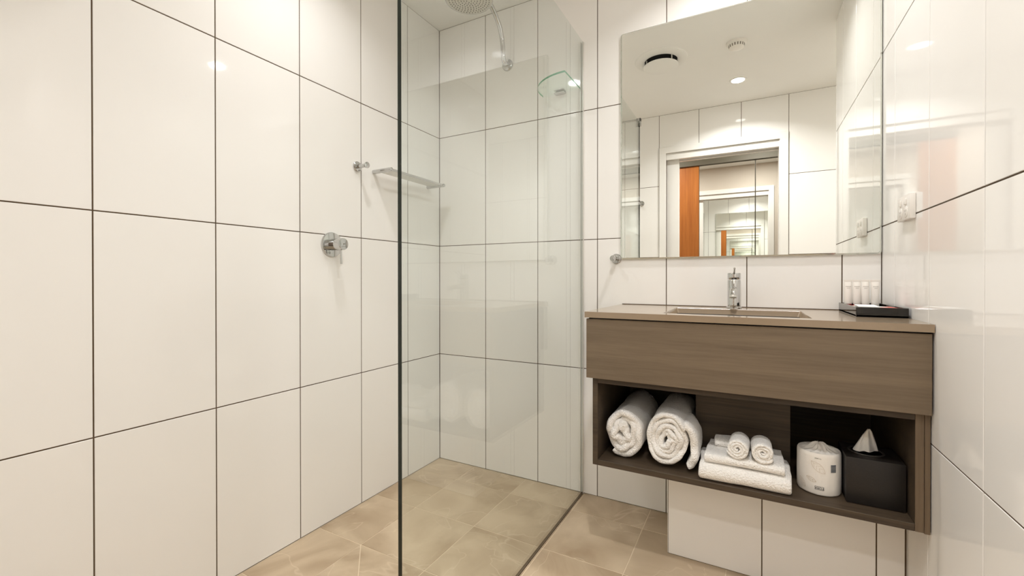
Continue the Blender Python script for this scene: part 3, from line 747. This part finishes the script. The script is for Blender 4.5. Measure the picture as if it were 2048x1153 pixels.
for ring, cnt in ((.012, 6), (.024, 12), (.036, 18), (.049, 24), (.062, 30), (.075, 36), (.088, 42)):
    for k in range(cnt):
        a = 2*PI*k/cnt+ring*9; nzl.lathe([(.0024, 0), (.0018, -.0020)], (HX+ring*math.cos(a), HY+ring*math.sin(a), HZ-.0012), (0, 0, 1), 8)
nzl = nzl.build('nozzles', M['nozzle'], fp); nzl['kind'] = 'stuff'
# double power point on the right wall
pp = thing('power_point', 'white double power point on right tiled wall beside the mirror', 'power socket', (W, -.2975, 1.2055))
fx_ = W-.014
MB().box(fx_, W-.0003, -.355, -.240, 1.170, 1.241, .002, 2).build('plate', M['plastic'], pp)
for y in (-.273, -.322):
    MB().box(fx_-.0035, fx_+.0002, y-.0065, y+.0065, 1.212, 1.230, .0015, 2).build('rocker_switch', M['plastic'], pp)
    so = MB().lathe([(.0165, .0001), (.0165, .0008), (.0158, .0011), (.001, .0011)], (fx_, y, 1.192), (-1, 0, 0), 28).build('socket', M['plastic'], pp)
    sl = MB()
    for dy, dz, an in ((-.006, .003, .5), (.006, .003, -.5), (0, -.007, 0)):
        ca, sa = math.cos(an), math.sin(an); q = []
        for a, b in ((-.0009, -.0035), (.0009, -.0035), (.0009, .0035), (-.0009, .0035)): q.append((fx_-.0013, y+dy+a*ca-b*sa, 1.192+dz+a*sa+b*ca))
        sl._add(q, [(0, 1, 2, 3)])
    sl.build('pin_slots', M['grey_print'], so)

# ------------------------------------------------------------------ ceiling fittings
def downlight(x, y, label, lamp, watt):
    t = thing('downlight', label, 'downlight', (x, y, CEIL), 'recessed ceiling downlights')
    MB().lathe([(.040, -.001), (.042, -.0045), (.052, -.004), (.054, -.0002)], (x, y, CEIL), (0, 0, 1), 40).build('trim_ring', M['white_paint'], t)
    MB().lathe([(.040, -.0012), (.040, -.0022), (.001, -.0024)], (x, y, CEIL), (0, 0, 1), 24).build('lens', lamp, t)
    la = bpy.data.lights.new('downlight_beam', 'AREA'); la.shape = 'DISK'; la.size = .074; la.energy = watt; la.color = LAMP_COL; la.spread = math.radians(180 if watt == WATT['hall'] else BEAM)
    lo = bpy.data.objects.new('beam', la); C.objects.link(lo); lo.parent = t; lo.location = (0, 0, -.0046)
    return t
dl = downlight(1.446, -1.495, 'lit round ceiling downlight in front of doorway, visible in the mirror', M['lamp'], WATT['entry'])
downlight(1.505, -.372, 'lit round ceiling downlight above the vanity top', M['lamp'], WATT['vanity'])
downlight(.435, -.966, 'lit round ceiling downlight over the shower floor', M['lamp'], WATT['shower'])
downlight(2.42, -1.22, 'unseen ceiling downlight added in the alcove to even out the wall light', M['lamp'], WATT['alcove'])  # added lamp, never in view; lifts the lower left wall
downlight(1.62, -2.60, 'lit round hall downlight outside the bathroom door', M['hall_lamp'], WATT['hall'])
downlight(.60, -2.60, 'lit round hall downlight left of the bathroom door', M['hall_lamp'], WATT['hall'])
# exhaust vent: ring on the ceiling, disc hung below it on pins
vx, vy = 1.025, -.950
ve = thing('exhaust_vent', 'round white ceiling exhaust vent with floating disc, seen in the mirror', 'vent', (vx, vy, CEIL))
MB().lathe([(.158, -.0002), (.155, -.006), (.120, -.012), (.100, -.012), (.097, -.003)], (vx, vy, CEIL), (0, 0, 1), 56).build('ceiling_ring', M['ceiling'], ve)
MB().lathe([(.097, -.0035), (.001, -.0038)], (vx, vy, CEIL), (0, 0, 1), 40).build('duct_opening', M['vent_dark'], ve)
MB().lathe([(.100, -.038), (.1045, -.040), (.1045, -.044), (.100, -.047), (.001, -.049)], (vx, vy, CEIL), (0, 0, 1), 56).build('disc', M['ceiling'], ve)
for k in range(3):
    a = 2*PI*k/3+.6; MB().cyl((vx+.088*math.cos(a), vy+.088*math.sin(a), CEIL-.041), (vx+.088*math.cos(a), vy+.088*math.sin(a), CEIL-.004), .0035, 10).build('pin', M['white_paint'], ve)
# smoke detector
sx_, sy_ = 1.450, -.946
sd = thing('smoke_detector', 'small white round smoke detector on ceiling, seen in the mirror', 'smoke detector', (sx_, sy_, CEIL))
MB().lathe([(.055, -.0002), (.055, -.008), (.050, -.012)], (sx_, sy_, CEIL), (0, 0, 1), 40).build('mount', M['plastic'], sd)
MB().lathe([(.043, -.0118), (.043, -.016), (.040, -.032), (.030, -.038), (.014, -.040), (.001, -.0405)], (sx_, sy_, CEIL), (0, 0, 1), 40).build('dome', M['plastic'], sd)
for k in range(18):
    a = 2*PI*k/18; ca, sa = math.cos(a), math.sin(a); q = []
    for r, z, w in ((.0434, -.017, -.0028), (.0434, -.017, .0028), (.0408, -.031, .0024), (.0408, -.031, -.0024)): q.append((sx_+r*ca-w*sa, sy_+r*sa+w*ca, CEIL+z))
    vs = q+[(p[0]-.003*ca, p[1]-.003*sa, p[2]) for p in q]
    MB()._add(vs, [(0, 1, 2, 3), (7, 6, 5, 4), (0, 4, 5, 1), (1, 5, 6, 2), (2, 6, 7, 3), (3, 7, 4, 0)]).build('slot', M['grey_print'], sd)

# ------------------------------------------------------------------ wardrobe across the hall (seen in the mirror)
D2, WT = -3.08, 2.192
wr_ = thing('wardrobe', 'built-in hall wardrobe with orange timber and mirrored doors, seen in the mirror', 'wardrobe', (1.2, D2-.2, 0))
MB().box(.80, 2.10, D2-.02, D2+.03, WT, CEIL-.002).build('fascia', M['fascia'], wr_)
MB().box(.80, 1.047, D2-.025, D2+.002, .02, WT-.002, .001).build('timber_door', M['orange_wood'], wr_)['label'] = 'orange timber door panel'
for a, b in ((1.0490, 1.566), (1.5695, 2.10)):
    dm = MB().box(a, b, D2-.025, D2-.0002, .02, WT-.002).build('mirror_door', M['mirror'], wr_)
    MB().box(a, a+.0030, D2-.02, D2+.0006, .02, WT-.002).box(b-.003, b, D2-.02, D2+.0006, .02, WT-.002).build('edge_strip', M['fascia'], dm)
MB().box(.80, 2.10, D2-.55, D2-.03, 0, WT-.004).build('carcass', M['fascia'], wr_)
MB().box(.80, 2.10, D2-.025, D2+.01, 0, .018).build('bottom_track', M['satin'], wr_)
